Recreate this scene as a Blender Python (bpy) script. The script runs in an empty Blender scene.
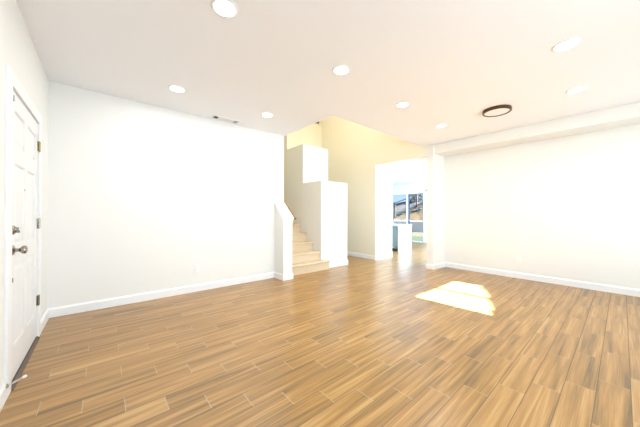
import bpy, bmesh, math, random
from mathutils import Vector, Matrix

S = bpy.context.scene
COL = S.collection
random.seed(7)

# ------------------------------------------------------------------ camera
H = 2.624                      # living room ceiling height
XL, XR, YB, YF = -0.466, 5.755, 4.098, -2.00
XC = 5.265                     # stairwell / opening wall
yaw, pitch, roll = math.radians(49.738), math.radians(0.194), math.radians(0.119)
fwd = Vector((math.cos(yaw)*math.cos(pitch), math.sin(yaw)*math.cos(pitch), math.sin(pitch)))
r0 = Vector((math.sin(yaw), -math.cos(yaw), 0)); u0 = r0.cross(fwd)
right = math.cos(roll)*r0 + math.sin(roll)*u0
up = -math.sin(roll)*r0 + math.cos(roll)*u0
cam = bpy.data.cameras.new('camera'); cam.sensor_width = 36; cam.lens = 256/640*36
cam.clip_start = 0.02
co = bpy.data.objects.new('camera', cam); COL.objects.link(co)
m = Matrix((right, up, -fwd)).transposed().to_4x4(); m.translation = (0, 0, 1.15)
co.matrix_world = m
S.camera = co

# ------------------------------------------------------------------ world, sun, large lights, exposure
S.view_settings.view_transform = 'Standard'; S.view_settings.look = 'None'
S.view_settings.exposure = 0.03; S.view_settings.gamma = 1.0
S.view_settings.use_curve_mapping = False
W = bpy.data.worlds.new('sky'); S.world = W; W.use_nodes = True
wn = W.node_tree.nodes; wl = W.node_tree.links; wn.clear()
wo = wn.new('ShaderNodeOutputWorld'); bg = wn.new('ShaderNodeBackground')
tc = wn.new('ShaderNodeTexCoord'); sx = wn.new('ShaderNodeSeparateXYZ'); cr = wn.new('ShaderNodeValToRGB')
cr.color_ramp.elements[0].position = 0.0; cr.color_ramp.elements[0].color = (0.60, 0.78, 1.0, 1)
cr.color_ramp.elements[1].position = 0.35; cr.color_ramp.elements[1].color = (0.14, 0.38, 0.86, 1)
wl.new(tc.outputs['Generated'], sx.inputs[0]); wl.new(sx.outputs['Z'], cr.inputs[0])
wl.new(cr.outputs[0], bg.inputs[0]); bg.inputs[1].default_value = 2.0
wl.new(bg.outputs[0], wo.inputs[0])

def aim(o, d):
    o.rotation_mode = 'QUATERNION'; o.rotation_quaternion = Vector(d).to_track_quat('-Z', 'Y')

def area(name, loc, d, sx, sy, power, color=(1, 1, 1), spread=180):
    l = bpy.data.lights.new(name, 'AREA'); l.shape = 'RECTANGLE'; l.size = sx; l.size_y = sy
    l.energy = power; l.color = color; l.spread = math.radians(spread)
    o = bpy.data.objects.new(name, l); COL.objects.link(o); o.location = loc; aim(o, d)
    return o

SUN_EL = math.radians(27.5)
SUN = Vector((-0.053*math.cos(SUN_EL), math.cos(SUN_EL), -math.sin(SUN_EL))).normalized()
sl = bpy.data.lights.new('sun', 'SUN'); sl.energy = 180; sl.angle = math.radians(0.5); sl.color = (0.93, 0.96, 1.0)
so = bpy.data.objects.new('sun', sl); COL.objects.link(so); so.location = (3, -12, 9); aim(so, SUN)

# added front fill, daylight of the sunlit front window (both behind the camera), the kitchen window and the upstairs landing lamp
area('front_fill', (1.9, -1.90, 1.40), (0, 1, 0.0), 2.6, 1.2, 74, (0.76, 0.89, 1.0), 125)  # unseen fill panel added to brighten the room
area('bay_window_daylight', (4.20, -1.90, 1.40), (0.45, 1, -0.05), 1.25, 1.1, 34, (0.76, 0.89, 1.0), 125)
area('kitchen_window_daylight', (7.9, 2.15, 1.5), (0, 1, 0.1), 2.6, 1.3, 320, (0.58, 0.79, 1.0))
area('landing_lamp', (3.9, 4.2, 5.0), (0.1, 0.1, -1), 1.0, 1.0, 52, (1.0, 0.93, 0.76))

# ------------------------------------------------------------------ materials
def mat(name, color, rough=0.6, metal=0.0, bump=0.0, bscale=300, spec=0.5, coat=0.0, var=0.0, vscale=6):
    mt = bpy.data.materials.new(name); mt.use_nodes = True
    nt = mt.node_tree; b = nt.nodes['Principled BSDF']
    b.inputs['Base Color'].default_value = (*color, 1); b.inputs['Roughness'].default_value = rough
    b.inputs['Metallic'].default_value = metal; b.inputs['Specular IOR Level'].default_value = spec
    b.inputs['Coat Weight'].default_value = coat
    t = nt.nodes.new('ShaderNodeTexCoord')
    if bump:
        n = nt.nodes.new('ShaderNodeTexNoise'); n.inputs['Scale'].default_value = bscale
        bp = nt.nodes.new('ShaderNodeBump'); bp.inputs['Strength'].default_value = bump
        bp.inputs['Distance'].default_value = 0.002
        nt.links.new(t.outputs['Object'], n.inputs['Vector']); nt.links.new(n.outputs[0], bp.inputs['Height'])
        nt.links.new(bp.outputs[0], b.inputs['Normal'])
    if var:
        n = nt.nodes.new('ShaderNodeTexNoise'); n.inputs['Scale'].default_value = vscale
        n.inputs['Detail'].default_value = 5
        mx = nt.nodes.new('ShaderNodeMix'); mx.data_type = 'RGBA'
        mx.inputs['A'].default_value = (*[c*(1-var) for c in color], 1)
        mx.inputs['B'].default_value = (*[min(1, c*(1+var)) for c in color], 1)
        nt.links.new(t.outputs['Object'], n.inputs['Vector']); nt.links.new(n.outputs[0], mx.inputs['Factor'])
        nt.links.new(mx.outputs['Result'], b.inputs['Base Color'])
    return mt

def emis(name, color, strength):
    mt = bpy.data.materials.new(name); mt.use_nodes = True
    b = mt.node_tree.nodes['Principled BSDF']
    b.inputs['Base Color'].default_value = (*color, 1)
    b.inputs['Emission Color'].default_value = (*color, 1); b.inputs['Emission Strength'].default_value = strength
    return mt

M = dict(
    wall=mat('wall_paint', (0.815, 0.82, 0.795), 0.7, bump=0.12, bscale=220),
    cream=mat('stairwell_paint', (0.84, 0.79, 0.65), 0.7, bump=0.12, bscale=220),
    ceil=mat('ceiling_paint', (0.885, 0.90, 0.93), 0.8, bump=0.35, bscale=160),
    trim=mat('trim_paint', (0.86, 0.87, 0.88), 0.35, bump=0.02),
    door=mat('door_paint', (0.80, 0.81, 0.81), 0.35, bump=0.03, bscale=90),
    nickel=mat('satin_nickel', (0.36, 0.33, 0.28), 0.22, 1.0, bump=0.02),
    brass=mat('aged_brass', (0.36, 0.30, 0.13), 0.28, 1.0, bump=0.02),
    bronze=mat('dark_bronze', (0.09, 0.045, 0.03), 0.35, 0.6, var=0.3, vscale=30),
    thresh=mat('threshold_metal', (0.14, 0.10, 0.07), 0.45, 0.4, var=0.2, vscale=20),
    carpet=mat('stair_carpet', (0.70, 0.56, 0.39), 0.95, bump=0.9, bscale=500, var=0.12, vscale=60),
    rail=mat('rail_wood', (0.30, 0.16, 0.06), 0.35, var=0.3, vscale=25),
    plastic=mat('white_plastic', (0.86, 0.87, 0.87), 0.4, bump=0.02),
    slot=mat('dark_slot', (0.05, 0.05, 0.05), 0.6, bump=0.05),
    springsteel=mat('spring_steel', (0.75, 0.73, 0.68), 0.35, 0.7, bump=0.02),
    rubber=mat('white_rubber', (0.86, 0.84, 0.80), 0.7, bump=0.05),
    grey=mat('grey_metal', (0.45, 0.46, 0.46), 0.5, 0.2, bump=0.05),
    cabinet=mat('cabinet_paint', (0.86, 0.89, 0.91), 0.4, bump=0.03),
    cabface=mat('cabinet_front', (0.26, 0.34, 0.41), 0.4, bump=0.03),
    counter=mat('counter_stone', (0.84, 0.85, 0.86), 0.2, var=0.06, vscale=40),
    frame=mat('vinyl_frame', (0.88, 0.90, 0.92), 0.4, bump=0.02),
    gasket=mat('frame_gasket', (0.10, 0.13, 0.20), 0.5, bump=0.05),
    lawn=mat('lawn_grass', (0.008, 0.020, 0.003), 0.9, bump=0.8, bscale=60, var=0.5, vscale=9),
    dry=mat('dry_grass', (0.060, 0.033, 0.007), 0.95, bump=0.8, bscale=40, var=0.45, vscale=5),
    straw=mat('straw_ground', (0.040, 0.032, 0.009), 0.95, bump=0.8, bscale=40, var=0.3, vscale=5),
    concrete=mat('concrete', (0.034, 0.029, 0.024), 0.9, bump=0.3, bscale=60, var=0.2, vscale=4),
    block=mat('concrete_block', (0.62, 0.60, 0.58), 0.9, bump=0.3, bscale=60, var=0.2, vscale=6),
    weathered=mat('weathered_wood', (0.02, 0.012, 0.010), 0.85, bump=0.3, var=0.3, vscale=12),
    leaf=mat('tree_leaf', (0.012, 0.022, 0.018), 0.7, var=0.4, vscale=4),
    blocker=mat('blocker_green', (0.07, 0.12, 0.04), 0.7, var=0.4, vscale=4),
    bark=mat('tree_bark', (0.12, 0.08, 0.06), 0.9, bump=0.5, bscale=40, var=0.3, vscale=10),
    lamp=emis('lamp_lens', (1.0, 0.96, 0.88), 9.0),
    diffuser=mat('opal_diffuser', (0.90, 0.89, 0.87), 0.4, bump=0.02),
    ext=mat('exterior_stucco', (0.55, 0.50, 0.42), 0.9, bump=0.3),
)

# glass: thin pane
g = bpy.data.materials.new('window_glass'); g.use_nodes = True
gn = g.node_tree.nodes; gl = g.node_tree.links; gn.remove(gn['Principled BSDF'])
tr = gn.new('ShaderNodeBsdfTransparent'); gg = gn.new('ShaderNodeBsdfGlossy'); gg.inputs['Roughness'].default_value = 0.02
fr = gn.new('ShaderNodeFresnel'); fr.inputs['IOR'].default_value = 1.45; mx = gn.new('ShaderNodeMixShader')
tr.inputs[0].default_value = (0.72, 0.74, 0.75, 1)   # grey tint added to dim the over-bright yard behind the pane
gl.new(fr.outputs[0], mx.inputs[0]); gl.new(tr.outputs[0], mx.inputs[1]); gl.new(gg.outputs[0], mx.inputs[2])
gl.new(mx.outputs[0], gn['Material Output'].inputs[0]); M['glass'] = g

def floor_material():
    """wood-look porcelain planks, 0.586 x 0.146, stepped by a third, grout between"""
    mt = bpy.data.materials.new('plank_tile'); mt.use_nodes = True
    nt = mt.node_tree; N = nt.nodes; L = nt.links; b = N['Principled BSDF']
    def math_(op, a, c=None, clamp=False):
        n = N.new('ShaderNodeMath'); n.operation = op; n.use_clamp = clamp
        for i, v in enumerate((a, c)):
            if v is None: continue
            if isinstance(v, (int, float)): n.inputs[i].default_value = v
            else: L.new(v, n.inputs[i])
        return n.outputs[0]
    t = N.new('ShaderNodeTexCoord'); s = N.new('ShaderNodeSeparateXYZ'); L.new(t.outputs['Object'], s.inputs[0])
    x, y = s.outputs['X'], s.outputs['Y']
    w, ln, st = 0.1462, 0.5865, 0.1955
    v = math_('DIVIDE', math_('SUBTRACT', 2.743, y), w)
    row = math_('FLOOR', v); fv = math_('FRACT', v)
    uu = math_('DIVIDE', math_('SUBTRACT', math_('ADD', x, 0.286), math_('MULTIPLY', row, st)), ln)
    til = math_('FLOOR', uu); fu = math_('FRACT', uu)
    dv = math_('MULTIPLY', math_('MINIMUM', fv, math_('SUBTRACT', 1.0, fv)), w)
    du = math_('MULTIPLY', math_('MINIMUM', fu, math_('SUBTRACT', 1.0, fu)), ln)
    dist = math_('MINIMUM', dv, du)
    body = N.new('ShaderNodeMapRange'); body.inputs['From Min'].default_value = 0.0014; body.inputs['From Max'].default_value = 0.0028
    L.new(dist, body.inputs['Value'])
    cid = N.new('ShaderNodeCombineXYZ'); L.new(row, cid.inputs[0]); L.new(til, cid.inputs[1])
    wnz = N.new('ShaderNodeTexWhiteNoise'); wnz.noise_dimensions = '3D'; L.new(cid.outputs[0], wnz.inputs['Vector'])
    sc = N.new('ShaderNodeSeparateColor'); L.new(wnz.outputs['Color'], sc.inputs[0])
    # grain coordinates, shifted per tile
    gc = N.new('ShaderNodeCombineXYZ')
    L.new(math_('ADD', math_('MULTIPLY', x, 1.0), math_('MULTIPLY', sc.outputs[0], 37.0)), gc.inputs[0])
    L.new(math_('ADD', math_('MULTIPLY', y, 24.0), math_('MULTIPLY', sc.outputs[1], 53.0)), gc.inputs[1])
    n1 = N.new('ShaderNodeTexNoise'); n1.inputs['Scale'].default_value = 1.0; n1.inputs['Detail'].default_value = 4
    n1.inputs['Roughness'].default_value = 0.55; n1.inputs['Distortion'].default_value = 0.6; L.new(gc.outputs[0], n1.inputs['Vector'])
    gf = N.new('ShaderNodeVectorMath'); gf.operation = 'MULTIPLY'; gf.inputs[1].default_value = (3.0, 7.0, 1); L.new(gc.outputs[0], gf.inputs[0])
    n2 = N.new('ShaderNodeTexNoise'); n2.inputs['Scale'].default_value = 1.0; n2.inputs['Detail'].default_value = 3; L.new(gf.outputs[0], n2.inputs['Vector'])
    fac = math_('ADD', math_('MULTIPLY', n1.outputs[0], 0.95), math_('MULTIPLY', n2.outputs[0], 0.35))
    fac = math_('ADD', fac, math_('MULTIPLY', math_('SUBTRACT', sc.outputs[2], 0.5), 0.09))
    rp = N.new('ShaderNodeValToRGB'); e = rp.color_ramp.elements
    e[0].position = 0.38; e[0].color = FLOOR[0]
    e[1].position = 0.86; e[1].color = FLOOR[3]
    k = e.new(0.55); k.color = FLOOR[1]
    k = e.new(0.69); k.color = FLOOR[2]
    L.new(fac, rp.inputs[0])
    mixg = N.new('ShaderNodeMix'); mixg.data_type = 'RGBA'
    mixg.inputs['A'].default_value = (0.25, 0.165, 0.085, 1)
    seam_sheen = N.new('ShaderNodeMix'); seam_sheen.data_type = 'RGBA'
    seam_sheen.inputs['A'].default_value = (0.17, 0.115, 0.065, 1); seam_sheen.inputs['B'].default_value = (0.46, 0.36, 0.24, 1)  # dark long seams, pale short joints: reflected sheen painted into the grout colour
    L.new(math_('LESS_THAN', du, dv), seam_sheen.inputs['Factor']); L.new(seam_sheen.outputs['Result'], mixg.inputs['A'])
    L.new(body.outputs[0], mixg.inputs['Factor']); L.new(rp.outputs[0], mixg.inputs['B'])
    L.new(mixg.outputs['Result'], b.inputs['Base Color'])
    ro = math_('SUBTRACT', 0.70, math_('MULTIPLY', body.outputs[0], 0.43))
    L.new(math_('ADD', ro, math_('MULTIPLY', n2.outputs[0], 0.08)), b.inputs['Roughness'])
    hgt = math_('ADD', math_('MULTIPLY', body.outputs[0], 1.0), math_('MULTIPLY', n2.outputs[0], 0.12))
    bp = N.new('ShaderNodeBump'); bp.inputs['Strength'].default_value = 0.25; bp.inputs['Distance'].default_value = 0.0010
    L.new(hgt, bp.inputs['Height']); L.new(bp.outputs[0], b.inputs['Normal'])
    b.inputs['Specular IOR Level'].default_value = 0.8
    return mt
FLOOR = [(0.105, 0.060, 0.016, 1), (0.255, 0.134, 0.031, 1), (0.370, 0.192, 0.048, 1), (0.50, 0.30, 0.110, 1)]
M['floor'] = floor_material()

# ------------------------------------------------------------------ helpers
def link(name, me, m, parent=None):
    me.materials.append(M[m] if isinstance(m, str) else m)
    o = bpy.data.objects.new(name, me); COL.objects.link(o)
    if parent: o.parent = parent
    return o

def obj(name, bm, m, parent=None, smooth=False):
    me = bpy.data.meshes.new(name); bmesh.ops.recalc_face_normals(bm, faces=bm.faces); bm.to_mesh(me); bm.free()
    if smooth:
        for p in me.polygons: p.use_smooth = True
        try: me.set_sharp_from_angle(angle=math.radians(40))
        except Exception: pass
    return link(name, me, m, parent)

def box(bm, a, b, bev=0.0):
    lo = [min(a[i], b[i]) for i in range(3)]; hi = [max(a[i], b[i]) for i in range(3)]
    t = bmesh.new()
    bmesh.ops.create_cube(t, size=1.0)
    for v in t.verts:
        v.co = Vector([lo[i] + (v.co[i]+0.5)*(hi[i]-lo[i]) for i in range(3)])
    if bev: bmesh.ops.bevel(t, geom=t.edges[:], offset=bev, segments=2, affect='EDGES', profile=0.6)
    me = bpy.data.meshes.new('t'); t.to_mesh(me); t.free(); bm.from_mesh(me); bpy.data.meshes.remove(me)
    return bm

def bx(a, b, bev=0.0): return box(bmesh.new(), a, b, bev)

def lathe(bm, prof, axis='Z', loc=(0, 0, 0), n=32, cap=True):
    """revolve (radius, height) profile"""
    rings = []
    for r, h in prof:
        ring = []
        for i in range(n):
            t = 2*math.pi*i/n; p = Vector((r*math.cos(t), r*math.sin(t), h))
            if axis == 'X': p = Vector((p.z, p.x, p.y))
            elif axis == 'Y': p = Vector((p.y, p.z, p.x))
            ring.append(bm.verts.new(p + Vector(loc)))
        rings.append(ring)
    for a, b in zip(rings, rings[1:]):
        for i in range(n): bm.faces.new((a[i], a[(i+1) % n], b[(i+1) % n], b[i]))
    if cap and prof[0][0] > 1e-6: bm.faces.new(rings[0])
    if cap and prof[-1][0] > 1e-6: bm.faces.new(rings[-1])
    bmesh.ops.remove_doubles(bm, verts=bm.verts, dist=1e-6)
    return bm

def tube(bm, pts, r, n=10):
    pts = [Vector(p) for p in pts]; rings = []
    for i, p in enumerate(pts):
        d = (pts[min(i+1, len(pts)-1)] - pts[max(i-1, 0)]).normalized()
        a = d.orthogonal().normalized(); b = d.cross(a)
        rr = r[i] if isinstance(r, (list, tuple)) else r
        rings.append([bm.verts.new(p + rr*(math.cos(2*math.pi*k/n)*a + math.sin(2*math.pi*k/n)*b)) for k in range(n)])
    for i in range(1, len(rings)):      # keep rings aligned
        best = min(range(n), key=lambda s: sum((rings[i][(k+s) % n].co - pts[i] - rings[i-1][k].co + pts[i-1]).length for k in range(n)))
        rings[i] = rings[i][best:] + rings[i][:best]
    for a, b in zip(rings, rings[1:]):
        for k in range(n): bm.faces.new((a[k], a[(k+1) % n], b[(k+1) % n], b[k]))
    bm.faces.new(rings[0]); bm.faces.new(rings[-1])
    return bm

def prism(bm, poly, axis, a, b):
    """extrude a 2D outline between a and b along axis: X -> (y,z), Y -> (x,z)"""
    def P(p, t): return (t, p[0], p[1]) if axis == 'X' else ((p[0], t, p[1]) if axis == 'Y' else (p[0], p[1], t))
    A = [bm.verts.new(P(p, a)) for p in poly]; B = [bm.verts.new(P(p, b)) for p in poly]
    n = len(poly)
    bm.faces.new(A); bm.faces.new(B)
    for i in range(n): bm.faces.new((A[i], A[(i+1) % n], B[(i+1) % n], B[i]))
    return bm

def struct(name, bm, m, parent=None, label=None, cat=None, smooth=False):
    o = obj(name, bm, m, parent, smooth)
    if not parent: o['kind'] = 'structure'
    if label: o['label'] = label
    if cat: o['category'] = cat
    return o

def thing(name, label, cat, loc=(0, 0, 0), group=None):
    o = bpy.data.objects.new(name, None); COL.objects.link(o); o.location = loc; o.empty_display_size = 0.1
    o['label'] = label; o['category'] = cat
    if group: o['group'] = group
    return o

def dup(root, loc, label, group=None):
    r = root.copy(); COL.objects.link(r); r.location = loc; r['label'] = label
    if group: r['group'] = group
    for ch in list(root.children):
        c = ch.copy(); COL.objects.link(c); c.parent = r
        for gch in ch.children:
            d = gch.copy(); COL.objects.link(d); d.parent = c
    return r

# ------------------------------------------------------------------ room shell
T = 0.14
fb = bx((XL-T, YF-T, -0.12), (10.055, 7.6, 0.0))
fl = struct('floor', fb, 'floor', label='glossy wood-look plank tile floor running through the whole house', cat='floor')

# ceiling: L-shaped, leaving the stairwell open
cb = bmesh.new()
prism(cb, [(XL-T, YF-T), (XR+T, YF-T), (XR+T, 2.79), (2.605, 2.79), (2.605, YB+T), (XL-T, YB+T)], 'Z', H, H+0.26)
struct('ceiling', cb, 'ceil', label='flat off-white living room ceiling, open over the stairwell', cat='ceiling')
struct('ceiling_stairwell', bx((2.4, 2.6, 5.2), (XC+0.8, 6.4, 5.4)), 'ceil', label='high ceiling above the stairwell', cat='ceiling')
struct('ceiling_kitchen', bx((XR+T, 1.9, 2.46), (10.3, 7.6, 2.70)), 'ceil', label='bright white kitchen ceiling seen through the opening', cat='ceiling')

# left wall with the front door hole
DY0, DY1, DZ = 2.555, 3.505, 1.995
lw = bmesh.new()
box(lw, (XL-T, YF-T, 0), (XL, DY0, H)); box(lw, (XL-T, DY1, 0), (XL, YB, H)); box(lw, (XL-T, DY0, DZ), (XL, DY1, H))
struct('wall_left', lw, 'wall', label='white left wall holding the front door', cat='wall')
struct('wall_back', bx((XL-T, YB, 0), (2.583, YB+T, H)), 'wall', label='long white wall left of the stairs', cat='wall')
struct('wall_right', bx((XR, YF-T, 0), (XR+T, 2.55, H)), 'wall', label='long white wall on the right under the dropped beam', cat='wall')
struct('trim_1', bx((5.31, YF, 2.43), (XR, 2.55, H), 0.006), 'wall', label='dropped ceiling beam along the top of the right wall', cat='beam')

# front wall behind the camera, with a sunlit window and an added one behind the front fill
WZ0, WZ1 = 0.85, 2.085
wx = [(3.552, 4.172), (4.232, 4.850)]
fw = bmesh.new()
box(fw, (XL, YF-T, 0), (XR, YF, WZ0)); box(fw, (XL, YF-T, WZ1), (XR, YF, H))
box(fw, (XL, YF-T, WZ0), (0.6, YF, WZ1)); box(fw, (3.2, YF-T, WZ0), (wx[0][0], YF, WZ1)); box(fw, (wx[1][1], YF-T, WZ0), (XR, YF, WZ1))
struct('wall_front', fw, 'wall', label='front wall behind the viewpoint with one sunlit window and an added one', cat='wall')
wf = bmesh.new()
box(wf, (wx[0][1], YF-T, WZ0), (wx[1][0], YF-0.02, WZ1))
struct('window_1', wf, 'frame', label='front window that lets the sun patch in', cat='window')
w2 = bmesh.new()
box(w2, (0.6, YF-T+0.02, WZ0), (3.2, YF-0.06, WZ1))
struct('window_added', w2, 'plastic', label='unseen front window with a closed white roller shade, added behind the fill light', cat='window')

# stairwell walls
YV, YE = 2.79, 6.127
cw = bmesh.new()
OP0, OP1, OPZ, OPX = 2.69, 4.04, 2.40, 5.99
box(cw, (XC, OP1, 0), (OPX, 6.3, 5.3)); box(cw, (XC, OP0-0.0, OPZ), (OPX, OP1, 5.3))
struct('wall_opening', cw, 'cream', label='tall cream stairwell wall with the wide opening to the kitchen', cat='wall')
struct('wall_pier', bx((XC, 2.55, 0), (XR+T, OP0, H), 0.004), 'wall', label='short white wall end at the right side of the opening', cat='wall')
struct('wall_stairwell_end', bx((2.44, YE, 0), (XC, YE+T, 5.3)), 'cream', label='pale wall at the top of the stairwell', cat='wall')
struct('wall_stairwell_left', bx((2.443, YB+T, 0), (2.583, YE, 5.3)), 'cream', label='wall on the left side of the stairs', cat='wall')
up_ = bmesh.new()
box(up_, (2.443, 2.65, H+0.26), (2.60, YB+T, 5.3)); box(up_, (2.60, 2.65, H+0.26), (OPX, 2.785, 5.3))
struct('wall_upstairs', up_, 'cream', label='upper walls around the open stairwell', cat='wall')
struct('wall_stair_low', bx((3.492, 4.083, 0), (4.280, 4.73, 1.865), 0.004) , 'wall', label='lower white block of the stepped half wall beside the stairs', cat='half wall')
struct('wall_stair_high', bx((3.492, 4.73, 0), (4.264, 5.40, 2.766), 0.004), 'wall', label='taller white block behind the lower half wall', cat='half wall')
struct('wall_landing', bx((3.492, 5.40, 0), (3.60, YE, 5.3)), 'cream', label='narrow tan wall strip above the landing', cat='wall')

# kitchen shell
kw = bmesh.new()
box(kw, (10.055, 1.9, 0), (10.2, 5.20, 2.46)); box(kw, (10.055, 6.86, 0), (10.2, 7.6, 2.46)); box(kw, (10.055, 5.20, 2.09), (10.2, 6.86, 2.46))
struct('wall_kitchen_far', kw, 'wall', label='white far kitchen wall around the glass door', cat='wall')
struct('wall_kitchen_right', bx((XR+T, 1.9, 0), (10.2, 2.05, 2.46)), 'wall', label='white kitchen side wall', cat='wall')
struct('wall_kitchen_left', bx((OPX, 7.5, 0), (10.2, 7.65, 2.46)), 'wall', label='white kitchen wall beyond the cabinets', cat='wall')

# ------------------------------------------------------------------ baseboards
BH, BT = 0.106, 0.015
def bb_profile(): return [(0, 0), (BT, 0), (BT, BH-0.018), (BT*0.55, BH-0.006), (BT*0.35, BH), (0, BH)]
def base_run(bm, axis, wall, sgn, a, b):
    """axis 'Y': runs along Y on a wall x=wall, room on side sgn of it; axis 'X': runs along X on y=wall"""
    if axis == 'Y': prism(bm, [(wall+sgn*p, z) for p, z in bb_profile()], 'Y', a, b)
    else: prism(bm, [(wall+sgn*p, z) for p, z in bb_profile()], 'X', a, b)
def baseboard(name, runs, label):
    bm = bmesh.new()
    for r in runs: base_run(bm, *r)
    struct(name, bm, 'trim', label=label, cat='baseboard')
GX0, GX1, GY = 2.388, 2.575, 3.80        # stair guard wall
baseboard('baseboard_back', [('X', YB, -1, XL, GX0)], 'white baseboard along the long wall left of the stairs')
baseboard('baseboard_left', [('Y', XL, 1, DY1+0.09, YB-BT), ('Y', XL, 1, YF, DY0-0.09)], 'white baseboard beside the front door')
baseboard('baseboard_guard', [('Y', GX0, -1, GY-BT, YB-BT), ('X', GY, -1, GX0, GX1), ('Y', GX1, 1, GY-BT, 3.955)], 'white baseboard wrapping the stair guard wall')
baseboard('baseboard_stair', [('X', 4.083, -1, 3.66, 4.280+BT), ('Y', 4.280, 1, 4.083, 4.73), ('Y', 4.264, 1, 4.73, 5.4)], 'white baseboard around the stepped half wall')
baseboard('baseboard_opening', [('Y', XC, -1, OP1-BT, YE-BT), ('X', OP1, -1, XC, OPX)], 'white baseboard on the cream stairwell wall and its jamb')
baseboard('baseboard_pier', [('Y', XC, -1, 2.55-BT, OP0+BT), ('X', 2.55, -1, XC, XR-BT), ('X', OP0, 1, XC, XR+T)], 'white baseboard wrapping the wall end right of the opening')
baseboard('baseboard_right', [('Y', XR, -1, YF, 2.55)], 'white baseboard along the right wall')
baseboard('baseboard_stairwell', [('X', YE, -1, 4.27, XC)], 'white baseboard at the back of the hall')
baseboard('baseboard_kitchen', [('Y', 10.055, -1, 2.05, 5.12)], 'white baseboard in the kitchen')

# ------------------------------------------------------------------ front door
d1 = bpy.data.objects.new('door_1', None); COL.objects.link(d1); d1.location = (XL, DY1, 0); d1['kind'] = 'structure'
d1['label'] = 'white six-panel front door at the far left'; d1['category'] = 'door'
def inD(bm):      # shift mesh from world to door-local
    bmesh.ops.translate(bm, verts=bm.verts, vec=-Vector(d1.location)); return bm
cs = bmesh.new()
CW, CT = 0.085, 0.016
for y0, y1 in ((DY0-CW, DY0+0.008), (DY1-0.008, DY1+CW)):
    box(cs, (XL, y0, 0), (XL+CT, y1, DZ-0.008), 0.003)
box(cs, (XL, DY0-CW, DZ-0.008), (XL+CT, DY1+CW, DZ+CW), 0.004)
for y0, y1 in ((DY0, DY0+0.012), (DY1-0.012, DY1)): box(cs, (XL-T, y0, 0), (XL, y1, DZ))
box(cs, (XL-T, DY0, DZ-0.012), (XL, DY1, DZ))
obj('door_frame', inD(cs), 'trim', d1)
# slab: face at x = XL-0.004, with six recessed-and-raised panels
SY0, SY1, SZ0, SZ1 = DY0+0.016, DY1-0.016, 0.028, DZ-0.017
fx = XL+0.002
sb = bmesh.new()
sw = SY1-SY0; stile, mull = 0.115, 0.10
pw = (sw-2*stile-mull)/2
cols = [(SY0+stile, SY0+stile+pw), (SY1-stile-pw, SY1-stile)]
rows = [(0.24, 0.80), (0.93, 1.50), (1.62, 1.86)]
box(sb, (fx-0.044, SY0, SZ0), (fx-0.010, SY1, SZ1))
ys = [SY0, cols[0][0], cols[0][1], cols[1][0], cols[1][1], SY1]
zs = [SZ0, rows[0][0], rows[0][1], rows[1][0], rows[1][1], rows[2][0], rows[2][1], SZ1]
for i in range(5):
    for j in range(7):
        if i in (1, 3) and j in (1, 3, 5): continue
        box(sb, (fx-0.012, ys[i], zs[j]), (fx, ys[i+1], zs[j+1]))
slab = obj('door_leaf', inD(sb), 'door', d1)
for (y0, y1) in cols:
    for (z0, z1) in rows:
        pb = bmesh.new(); k = 0.022
        pts = [(fx-0.010, 0.004), (fx-0.0095, 0.018), (fx-0.001, 0.045)]
        prev = None
        for x_, ins in pts:
            ring = [pb.verts.new((x_, y, z)) for y, z in ((y0+ins, z0+ins), (y1-ins, z0+ins), (y1-ins, z1-ins), (y0+ins, z1-ins))]
            if prev:
                for q in range(4): pb.faces.new((prev[q], prev[(q+1) % 4], ring[(q+1) % 4], ring[q]))
            else: pb.faces.new(ring)
            prev = ring
        pb.faces.new(prev)
        # sticking bead round the recess
        for a, b in (((fx-0.011, y0, z0), (fx-0.002, y0+0.008, z1)), ((fx-0.011, y1-0.008, z0), (fx-0.002, y1, z1)),
                     ((fx-0.011, y0, z0), (fx-0.002, y1, z0+0.008)), ((fx-0.011, y0, z1-0.008), (fx-0.002, y1, z1))):
            box(pb, a, b, 0.002)
        obj('door_panel', inD(pb), 'door', slab)
for z, mm in ((1.772, 'brass'), (1.061, 'nickel'), (0.350, 'nickel')):
    hb = bmesh.new()
    for k in range(5):
        lathe(hb, [(0.0, -0.0085), (0.0075, -0.0085), (0.0075, 0.0085), (0.0, 0.0085)], 'Z', (fx+0.010, SY1+0.006, z-0.036+0.018*k), 14)
    lathe(hb, [(0.0, -0.052), (0.004, -0.050), (0.005, -0.045), (0.005, 0.045), (0.004, 0.050), (0, 0.052)], 'Z', (fx+0.010, SY1+0.006, z), 12)
    box(hb, (fx, SY1-0.028, z-0.046), (fx+0.0035, SY1+0.002, z+0.046), 0.001)
    box(hb, (fx+0.002, SY1+0.008, z-0.046), (XL+CT+0.0025, SY1+0.030, z+0.046), 0.001)
    obj('hinge', inD(hb), mm, d1, True)
kb = bmesh.new(); KY, KZ = 2.640, 0.905
lathe(kb, [(0, 0), (0.033, 0), (0.033, 0.004), (0.026, 0.010), (0.012, 0.014), (0.011, 0.030), (0.016, 0.036), (0.026, 0.045), (0.028, 0.056), (0.024, 0.064), (0.012, 0.069), (0, 0.070)], 'X', (fx, KY, KZ), 28)
obj('door_knob', inD(kb), 'nickel', d1, True)
kb = bmesh.new()
lathe(kb, [(0, 0), (0.031, 0), (0.031, 0.006), (0.024, 0.013), (0, 0.014)], 'X', (fx, KY, 1.040), 28)
box(kb, (fx+0.012, KY-0.006, 1.022), (fx+0.034, KY+0.006, 1.058), 0.003)
obj('deadbolt', inD(kb), 'nickel', d1, True)
kb = lathe(bmesh.new(), [(0, 0), (0.008, 0), (0.008, 0.003), (0.004, 0.004), (0, 0.004)], 'X', (fx, 2.975, 1.332), 16)
obj('peephole', inD(kb), 'grey', d1, True)
kb = bmesh.new(); box(kb, (fx, 2.592, 0.695), (fx+0.012, 2.612, 0.725), 0.003)
obj('strike_bumper', inD(kb), 'nickel', d1)
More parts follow.
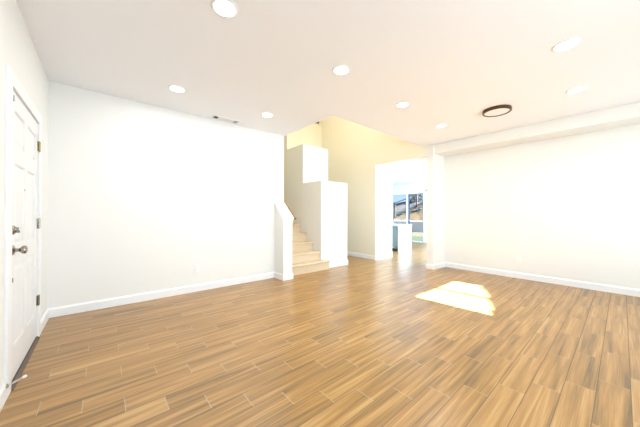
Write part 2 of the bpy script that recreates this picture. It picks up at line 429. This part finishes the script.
kb = bmesh.new(); box(kb, (fx, 2.585, 1.895), (fx+0.014, 2.607, 1.932), 0.003)
obj('alarm_contact', inD(kb), 'grey', d1)
tb = bmesh.new()
prism(tb, [(XL-T, 0.0), (XL+0.024, 0.0), (XL+0.022, 0.006), (XL+0.010, 0.018), (XL-T, 0.024)], 'Y', DY0+0.012, DY1-0.012)
obj('threshold', inD(tb), 'thresh', d1)

# spring door stop on the baseboard left of the door
ds = thing('door_stop', 'small metal door stop with white rubber tip at the foot of the front door', 'door stop', (XL+BT, 2.452, 0.088))
a, b = Vector((0, 0, 0)), Vector((0.076, 0.004, 0.028))
obj('base', lathe(bmesh.new(), [(0, 0), (0.013, 0), (0.011, 0.006), (0.005, 0.010), (0, 0.010)], 'X', (0, 0, 0), 18), 'nickel', ds, True)
sp = bmesh.new(); coil = []
dirv = (b-a).normalized(); ax1 = dirv.orthogonal().normalized(); ax2 = dirv.cross(ax1)
for i in range(150):
    t = i/149; coil.append(a + (b-a)*(0.08+0.8*t) + 0.0048*(math.cos(t*2*math.pi*15)*ax1 + math.sin(t*2*math.pi*15)*ax2))
tube(sp, coil, 0.0014, 6)
obj('spring', sp, 'springsteel', ds, True)
tp = tube(bmesh.new(), [b-dirv*0.012, b-dirv*0.008, b+dirv*0.004, b+dirv*0.008], [0.006, 0.009, 0.009, 0.006], 14)
obj('rubber_tip', tp, 'rubber', ds, True)

# ------------------------------------------------------------------ stairs
st = thing('staircase', 'straight flight of tan carpeted steps rising behind the white guard wall', 'stairs', (GX1, 3.965, 0))
ZS = [0.19, 0.372, 0.556, 0.738, 0.92, 1.104, 1.288, 1.472]
YS = [3.965, 4.108, 4.345, 4.577, 4.806, 5.038, 5.270, 5.50]
def step_bm(k):
    z, y = ZS[k]-0.0, YS[k]-3.965
    y2 = (YS[k+1]-3.965+0.03) if k < 7 else (YE-3.965-0.005)
    z0 = ZS[k-1] if k else 0.0
    x1 = (3.640 if k == 0 else 3.492) - GX1 - 0.002
    x0 = 0.003 if k == 0 else 0.010
    pr = [(y+0.022, z0), (y+0.022, z-0.045), (y+0.004, z-0.040), (y-0.004, z-0.028), (y-0.005, z-0.014), (y+0.004, z-0.003), (y+0.018, z), (y2, z), (y2, z0)]
    if k == 0: pr[7] = (4.080-3.965, z); pr[8] = (4.080-3.965, z0)
    bm = bmesh.new()
    prism(bm, pr, 'X', x0, x1)
    if k == 0: box(bm, (x0, 0.10, 0), (3.490-GX1, y2, z))
    return bm
for k in range(8): obj('step', step_bm(k), 'carpet', st)

# guard wall with sloped cap
gw = bmesh.new()
zf, zb = 1.075, 1.345
prism(gw, [(GY, 0), (YB, 0), (YB, zb), (GY, zf)], 'X', GX0, GX1)
go = struct('wall_guard', gw, 'wall', label='low white guard wall with a sloped cap at the foot of the stairs', cat='half wall')
cp = bmesh.new()
prism(cp, [(GY-0.022, zf-0.012), (GY-0.022, zf+0.018), (YB, zb+0.036), (YB, zb+0.002)], 'X', GX0-0.018, GX1+0.018)
bmesh.ops.bevel(cp, geom=cp.edges[:], offset=0.005, segments=2, affect='EDGES')
obj('cap', cp, 'trim', go)
cp = bmesh.new()
prism(cp, [(GY-0.010, zf-0.045), (GY-0.010, zf-0.012), (YB, zb+0.002), (YB, zb-0.033)], 'X', GX0-0.009, GX1+0.009)
obj('cap_molding', cp, 'trim', go)

hr = thing('handrail', 'brown wooden handrail just showing behind the sloped guard wall cap', 'handrail', (2.655, 3.90, 1.10))
rb = bmesh.new()
tube(rb, [(0, -0.075, -0.035), (0, -0.06, -0.02), (0, 0.2, 0.21), (0, 1.3, 1.08)], 0.021, 12)
obj('rail', rb, 'rail', hr, True)
for yy in (-0.02, 0.35, 1.0):
    zz = 0.03 + yy*0.83
    bb = bmesh.new(); xw = (GX1 - 2.655) if yy < 0.2 else (2.583-2.655)
    tube(bb, [(xw, yy, zz-0.05), (xw*0.4, yy, zz-0.055), (0, yy, zz-0.025)], 0.006, 8)
    lathe(bb, [(0, 0), (0.018, 0), (0.014, 0.005), (0, 0.006)], 'X', (xw, yy, zz-0.05), 14)
    obj('bracket', bb, 'nickel', hr, True)

# ------------------------------------------------------------------ recessed ceiling lights
LG = 'round recessed ceiling lights'
def recessed(loc, label):
    t = thing('recessed_light', label, 'ceiling light', loc, LG)
    tb = lathe(bmesh.new(), [(0.072, -0.004), (0.078, -0.008), (0.090, -0.006), (0.096, 0.0), (0.072, 0.0), (0.072, -0.004)], 'Z', (0, 0, 0), 40, False)
    obj('trim_ring', tb, 'plastic', t, True)
    obj('lens', lathe(bmesh.new(), [(0, -0.003), (0.072, -0.003), (0.072, 0.0), (0, 0.0)], 'Z', (0, 0, 0), 40), 'lamp', t)
    return t
LAMP_W = 8.5
lamps = [
    (0.658, 1.835, 'recessed ceiling light cut close by the top edge of the picture, nearest the viewer'),
    (0.658, 3.385, 'recessed ceiling light left of the ceiling vent, nearest the far left corner'),
    (1.852, 3.400, 'recessed ceiling light just right of the ceiling vent near the stairwell corner'),
    (1.852, 1.855, 'recessed ceiling light in the middle of the ceiling, straight above the stepped half wall'),
    (3.062, 1.905, 'recessed ceiling light closest in front of the stairwell ceiling edge'),
    (4.268, 1.935, 'recessed ceiling light above the kitchen opening, farthest from the viewer'),
    (3.060, 0.315, 'large bright recessed ceiling light at the upper right'),
    (4.255, 0.345, 'recessed ceiling light by the dropped beam, right of the dark-rimmed fixture'),
]
first = None
for x, y, lab in lamps:
    if first is None: first = recessed((x, y, H), lab)
    else: dup(first, (x, y, H), lab, LG)
    l = bpy.data.lights.new('recessed_lamp', 'AREA'); l.shape = 'DISK'; l.size = 0.14; l.energy = LAMP_W; l.color = (1.0, 0.98, 0.95)
    lo = bpy.data.objects.new('recessed_lamp', l); COL.objects.link(lo); lo.location = (x, y, H-0.012); aim(lo, (0, 0, -1))

# flush mount with dark rim
fm = thing('flush_mount_light', 'unlit round ceiling fixture with a dark bronze rim and white centre', 'ceiling light', (4.205, 1.135, H))
obj('rim', lathe(bmesh.new(), [(0.155, 0.0), (0.168, 0.0), (0.172, -0.010), (0.172, -0.038), (0.166, -0.044), (0.152, -0.044), (0.149, -0.038), (0.149, -0.020), (0.155, 0.0)], 'Z', (0, 0, 0), 56, False), 'bronze', fm, True)
obj('diffuser', lathe(bmesh.new(), [(0, -0.044), (0.07, -0.043), (0.12, -0.040), (0.149, -0.036), (0.149, 0.0), (0, 0.0)], 'Z', (0, 0, 0), 48), 'diffuser', fm, True)

# ceiling vent
vt = thing('ceiling_vent', 'white metal air vent in the ceiling close to the long left wall', 'air vent', (1.45, 3.985, H))
fb_ = bmesh.new(); L2, W2 = 0.205, 0.075
for a, b in (((-L2, -W2, -0.008), (L2, -W2+0.022, 0)), ((-L2, W2-0.022, -0.008), (L2, W2, 0)), ((-L2, -W2, -0.008), (-L2+0.022, W2, 0)), ((L2-0.022, -W2, -0.008), (L2, W2, 0))):
    box(fb_, a, b, 0.002)
obj('frame', fb_, 'plastic', vt)
obj('duct_opening', bx((-L2+0.02, -W2+0.02, -0.0012), (L2-0.02, W2-0.02, 0)), 'slot', vt)
for k in range(17):
    if k in (0, 1, 2): continue
    lv = bmesh.new(); x = -L2+0.034+k*0.0215
    prism(lv, [(x-0.010, -0.002), (x-0.0085, -0.002), (x+0.010, -0.010), (x+0.0085, -0.010)], 'Y', -W2+0.02, W2-0.02)
    obj('louver', lv, 'grey' if k > 13 else 'plastic', vt)

# ------------------------------------------------------------------ outlets
def outlet(label, loc, face):
    t = thing('electrical_outlet', label, 'outlet', loc)
    if face == 'Y': t.rotation_euler = (0, 0, 0)
    else: t.rotation_euler = (0, 0, -math.pi/2)
    obj('cover_plate', bx((-0.035, -0.006, -0.057), (0.035, 0, 0.057), 0.003), 'plastic', t)
    for z in (-0.020, 0.020):
        sb = bmesh.new(); lathe(sb, [(0, -0.003), (0.015, -0.003), (0.0165, 0.0), (0, 0)], 'Y', (0, -0.006, z), 20)
        s = obj('socket', sb, 'plastic', t, True)
        sl_ = bmesh.new()
        box(sl_, (-0.0075, -0.0096, z-0.001), (-0.0055, -0.0088, z+0.008)); box(sl_, (0.0055, -0.0096, z-0.001), (0.0075, -0.0088, z+0.006))
        lathe(sl_, [(0, -0.0096), (0.0026, -0.0096), (0.0026, -0.0088), (0, -0.0088)], 'Y', (0, 0, z-0.0075), 10)
        obj('slot', sl_, 'slot', s)
    return t
outlet('white outlet low on the long left wall, left of the stairs', (1.065, YB, 0.347), 'Y')
outlet('white outlet low on the right wall', (XR, 1.21, 0.325), 'X')

# small box on the wall at the top of the stairwell
wb = thing('wall_chime', 'small dark box high on the stairwell end wall, right under the ceiling edge', 'wall box', (5.03, YE, 4.02))
obj('body', bx((-0.09, -0.04, -0.06), (0.09, 0, 0.06), 0.008), 'grey', wb)
obj('faceplate', bx((-0.075, -0.046, -0.045), (0.075, -0.04, 0.045), 0.003), 'bronze', wb)

# ------------------------------------------------------------------ kitchen cabinets
kc = thing('kitchen_cabinet', 'white base cabinet run with its end panel facing the opening', 'cabinet', (6.92, 4.44, 0))
CY = 2.3
obj('body', bx((0.02, 0.02, 0.10), (0.72, CY, 0.80)), 'cabinet', kc)
obj('end_panel', bx((0.0, 0.0, 0.0), (0.74, 0.02, 0.80), 0.002), 'cabinet', kc)
obj('toe_kick', bx((0.07, 0.02, 0.0), (0.72, CY, 0.10)), 'slot', kc)
for k in range(4):
    y0 = 0.035+k*0.56
    df = bmesh.new(); y1 = y0+0.545
    box(df, (0.0, y0, 0.115), (0.014, y1, 0.785), 0.002)
    for a, b in (((-0.006, y0, 0.115), (0.002, y0+0.055, 0.785)), ((-0.006, y1-0.055, 0.115), (0.002, y1, 0.785)), ((-0.006, y0, 0.115), (0.002, y1, 0.17)), ((-0.006, y0, 0.73), (0.002, y1, 0.785))):
        box(df, a, b, 0.001)
    dd = obj('cabinet_door', df, 'cabface', kc)
    obj('handle', tube(bmesh.new(), [(-0.006, y1-0.03, 0.56), (-0.03, y1-0.03, 0.56), (-0.03, y1-0.03, 0.70), (-0.006, y1-0.03, 0.70)], 0.005, 8), 'nickel', dd, True)
ct = obj('countertop', bx((6.912, 4.432, 0.80), (7.68, 4.44+CY, 0.838), 0.004), 'counter')
ct['label'] = 'pale slab worktop lying on the white kitchen cabinets'; ct['category'] = 'countertop'

# ------------------------------------------------------------------ sliding glass door
d2 = bpy.data.objects.new('door_2', None); COL.objects.link(d2); d2.location = (10.055, 6.03, 0); d2['kind'] = 'structure'
d2['label'] = 'white framed sliding glass door at the far side of the kitchen'; d2['category'] = 'door'
def inK(bm): bmesh.ops.translate(bm, verts=bm.verts, vec=-Vector(d2.location)); return bm
kf = bmesh.new(); x0, x1 = 10.045, 10.13
for a, b in (((x0, 5.20, 0), (x1, 5.285, 2.09)), ((x0, 6.775, 0), (x1, 6.86, 2.09)), ((x0, 5.20, 2.04), (x1, 6.86, 2.09)), ((x0, 5.20, 0), (x1, 6.86, 0.035)), ((x0, 5.985, 0.03), (x1, 6.065, 2.05))):
    box(kf, a, b, 0.004)
obj('door_frame', inK(kf), 'frame', d2)
obj('meeting_stile', inK(bx((x0+0.015, 5.94, 0.035), (x1-0.01, 5.985, 2.04), 0.003)), 'gasket', d2)
obj('glass_pane', inK(bx((10.085, 5.285, 0.035), (10.091, 5.94, 2.04))), 'glass', d2)
obj('glass_pane', inK(bx((10.100, 6.065, 0.035), (10.106, 6.775, 2.04))), 'glass', d2)
kt = bmesh.new()
box(kt, (10.035, 5.13, 0), (10.055, 5.21, 2.16), 0.003); box(kt, (10.035, 6.85, 0), (10.055, 6.93, 2.16), 0.003); box(kt, (10.035, 5.13, 2.085), (10.055, 6.93, 2.16), 0.003)
obj('casing', inK(kt), 'trim', d2)

# ------------------------------------------------------------------ back yard
yb = bmesh.new()
def lift(y): return 0.0
struct('lawn', bx((10.2, 0, -0.25), (13.3, 24, -0.10)), 'lawn', label='strip of green lawn outside the glass door', cat='lawn')
struct('ground_dry', bx((13.3, 0, -0.25), (17.0, 26, -0.09)), 'straw', label='strip of pale dry grass in front of the grey garden wall', cat='ground')
struct('garden_wall', bx((17.0, 2, -0.25), (17.25, 26, 0.68), 0.02), 'block', label='low grey block wall at the foot of the hillside', cat='garden wall')
def surf(name, rows, m, label, cat):
    """rows: list of (x, function of y); builds a thick terrain strip"""
    bm = bmesh.new(); ys = [2+k*0.8 for k in range(31)]; grid = []
    for x, f in rows:
        grid.append([bm.verts.new((x, y, f(y)+random.uniform(-0.03, 0.03))) for y in ys])
    for a, b in zip(grid, grid[1:]):
        for i in range(len(ys)-1): bm.faces.new((a[i], a[i+1], b[i+1], b[i]))
    r = bmesh.ops.extrude_face_region(bm, geom=bm.faces[:])
    for v in r['geom']:
        if isinstance(v, bmesh.types.BMVert): v.co.z = -0.6
    struct(name, bm, m, label=label, cat=cat)
low = lambda y: max(0.70, min(3.0, 0.90-0.49*(y-12.98)))
top = lambda y: max(0.95, min(2.45, 2.15-0.29*(y-15.41)))
mid = lambda t: (lambda y: (1-t)*low(y)+t*top(y))
surf('hillside', [(17.2, lambda y: 0.62), (18.2, lambda y: 0.62+(low(y)-0.62)*0.3), (19.2, lambda y: 0.62+(low(y)-0.62)*0.72), (20.0, low)], 'dry', 'brown dry grass hillside above the garden wall', 'hillside')
surf('slope_upper', [(20.0, low), (21.0, mid(0.4)), (22.0, mid(0.75)), (23.0, top), (27.0, lambda y: top(y)+0.1)], 'concrete', 'grey upper slope behind the fence', 'slope')

fe = thing('garden_fence', 'dark weathered fence with two rails climbing the hillside outside the glass door', 'fence', (19.9, 12.1, 1.28))
tz = lambda y: 2.10-0.288*(y-13.40); bz = lambda y: 0.93-0.49*(y-12.98)
obj('top_rail', tube(bmesh.new(), [(0, y-12.1, tz(y)-1.28) for y in (15.6, 14.5, 13.1, 12.0)], 0.035, 6), 'weathered', fe)
obj('bottom_rail', tube(bmesh.new(), [(0, y-12.1, max(0.75, bz(y))-1.28+0.04) for y in (15.6, 13.1, 11.0, 8.9)], 0.035, 6), 'weathered', fe)
for y in (15.3, 13.14, 11.03, 8.95):
    obj('post', bx((-0.05, y-12.1-0.05, max(0.6, bz(y))-1.28-0.3), (0.05, y-12.1+0.05, tz(y)-1.28+0.06), 0.008), 'weathered', fe)

def crown(n, c, rad, size, seed):
    rnd = random.Random(seed); bm = bmesh.new()
    for _ in range(n):
        while True:
            p = Vector((rnd.uniform(-1, 1), rnd.uniform(-1, 1), rnd.uniform(-1, 1)))
            if 0.25 < p.length < 1: break
        p = Vector((p.x*rad[0]+c[0], p.y*rad[1]+c[1], p.z*rad[2]+c[2]))
        a = Vector((rnd.gauss(0, 1), rnd.gauss(0, 1), rnd.gauss(0, 1))).normalized(); b = a.orthogonal().normalized()
        s = size*rnd.uniform(0.6, 1.3)
        v = [bm.verts.new(p + q) for q in (-a*s, b*s*0.45, a*s, -b*s*0.45)]
        bm.faces.new(v)
    return bm
tr_ = thing('tree', 'dark leafy tree on the slope seen through the right pane of the glass door', 'tree', (22.8, 12.75, 1.78))
obj('trunk', tube(bmesh.new(), [(0, 0, -0.6), (0.03, 0.05, 0.4), (-0.02, -0.03, 1.1), (0, 0.02, 1.8)], [0.13, 0.11, 0.08, 0.05], 8), 'bark', tr_, True)
bb = bmesh.new()
for k in range(6):
    an = k*1.05
    tube(bb, [(0, 0, 0.5+0.12*k), (0.4*math.cos(an), 0.4*math.sin(an), 1.0+0.14*k), (0.8*math.cos(an), 0.8*math.sin(an), 1.35+0.16*k)], [0.05, 0.035, 0.015], 6)
obj('branches', bb, 'bark', tr_, True)
obj('foliage', crown(520, (0, 0, 0.95), (0.7, 0.95, 0.62), 0.12, 3), 'leaf', tr_)
tr2 = [(16.2, 18.8, 10.25, 0.22, 'low round shrub on the dry hillside behind the right pane of the glass door'), (0, 18.5, 11.8, 0.27, 'low round shrub on the dry hillside behind the left pane of the glass door')]
for _, x, y, r, lab in tr2:
    z = 0.62+(low(y)-0.62)*0.5
    s = thing('shrub', lab, 'shrub', (x, y, z), 'shrubs on the hillside')
    obj('foliage', crown(160, (0, 0, r*0.6), (r, r, r*0.7), 0.09, int(y*10)), 'leaf', s)
    obj('stem', tube(bmesh.new(), [(0, 0, -0.1), (0.02, 0, 0.15), (0, 0.02, r*0.7)], [0.03, 0.025, 0.012], 6), 'bark', s, True)

# front yard: unseen sun blocker added outside the bay window, its ragged top shaped to trim the sun patch
struct('front_yard', bx((-2, -9, -0.25), (9, YF-T, -0.10)), 'lawn', label='front yard ground outside', cat='ground')
hb = bmesh.new(); rnd = random.Random(5)
x = 2.7; prof = [(2.7, -0.1)]
while x < 6.0:
    prof.append((x, 2.58+0.20*(x-3.65)+rnd.uniform(-0.02, 0.02))); x += 0.11
prof.append((6.0, -0.1))
prism(hb, prof, 'Y', -4.5, -4.0)
struct('sun_blocker', hb, 'blocker', label='tall leaf-green sun blocker added outside the front window', cat='sun_blocker')
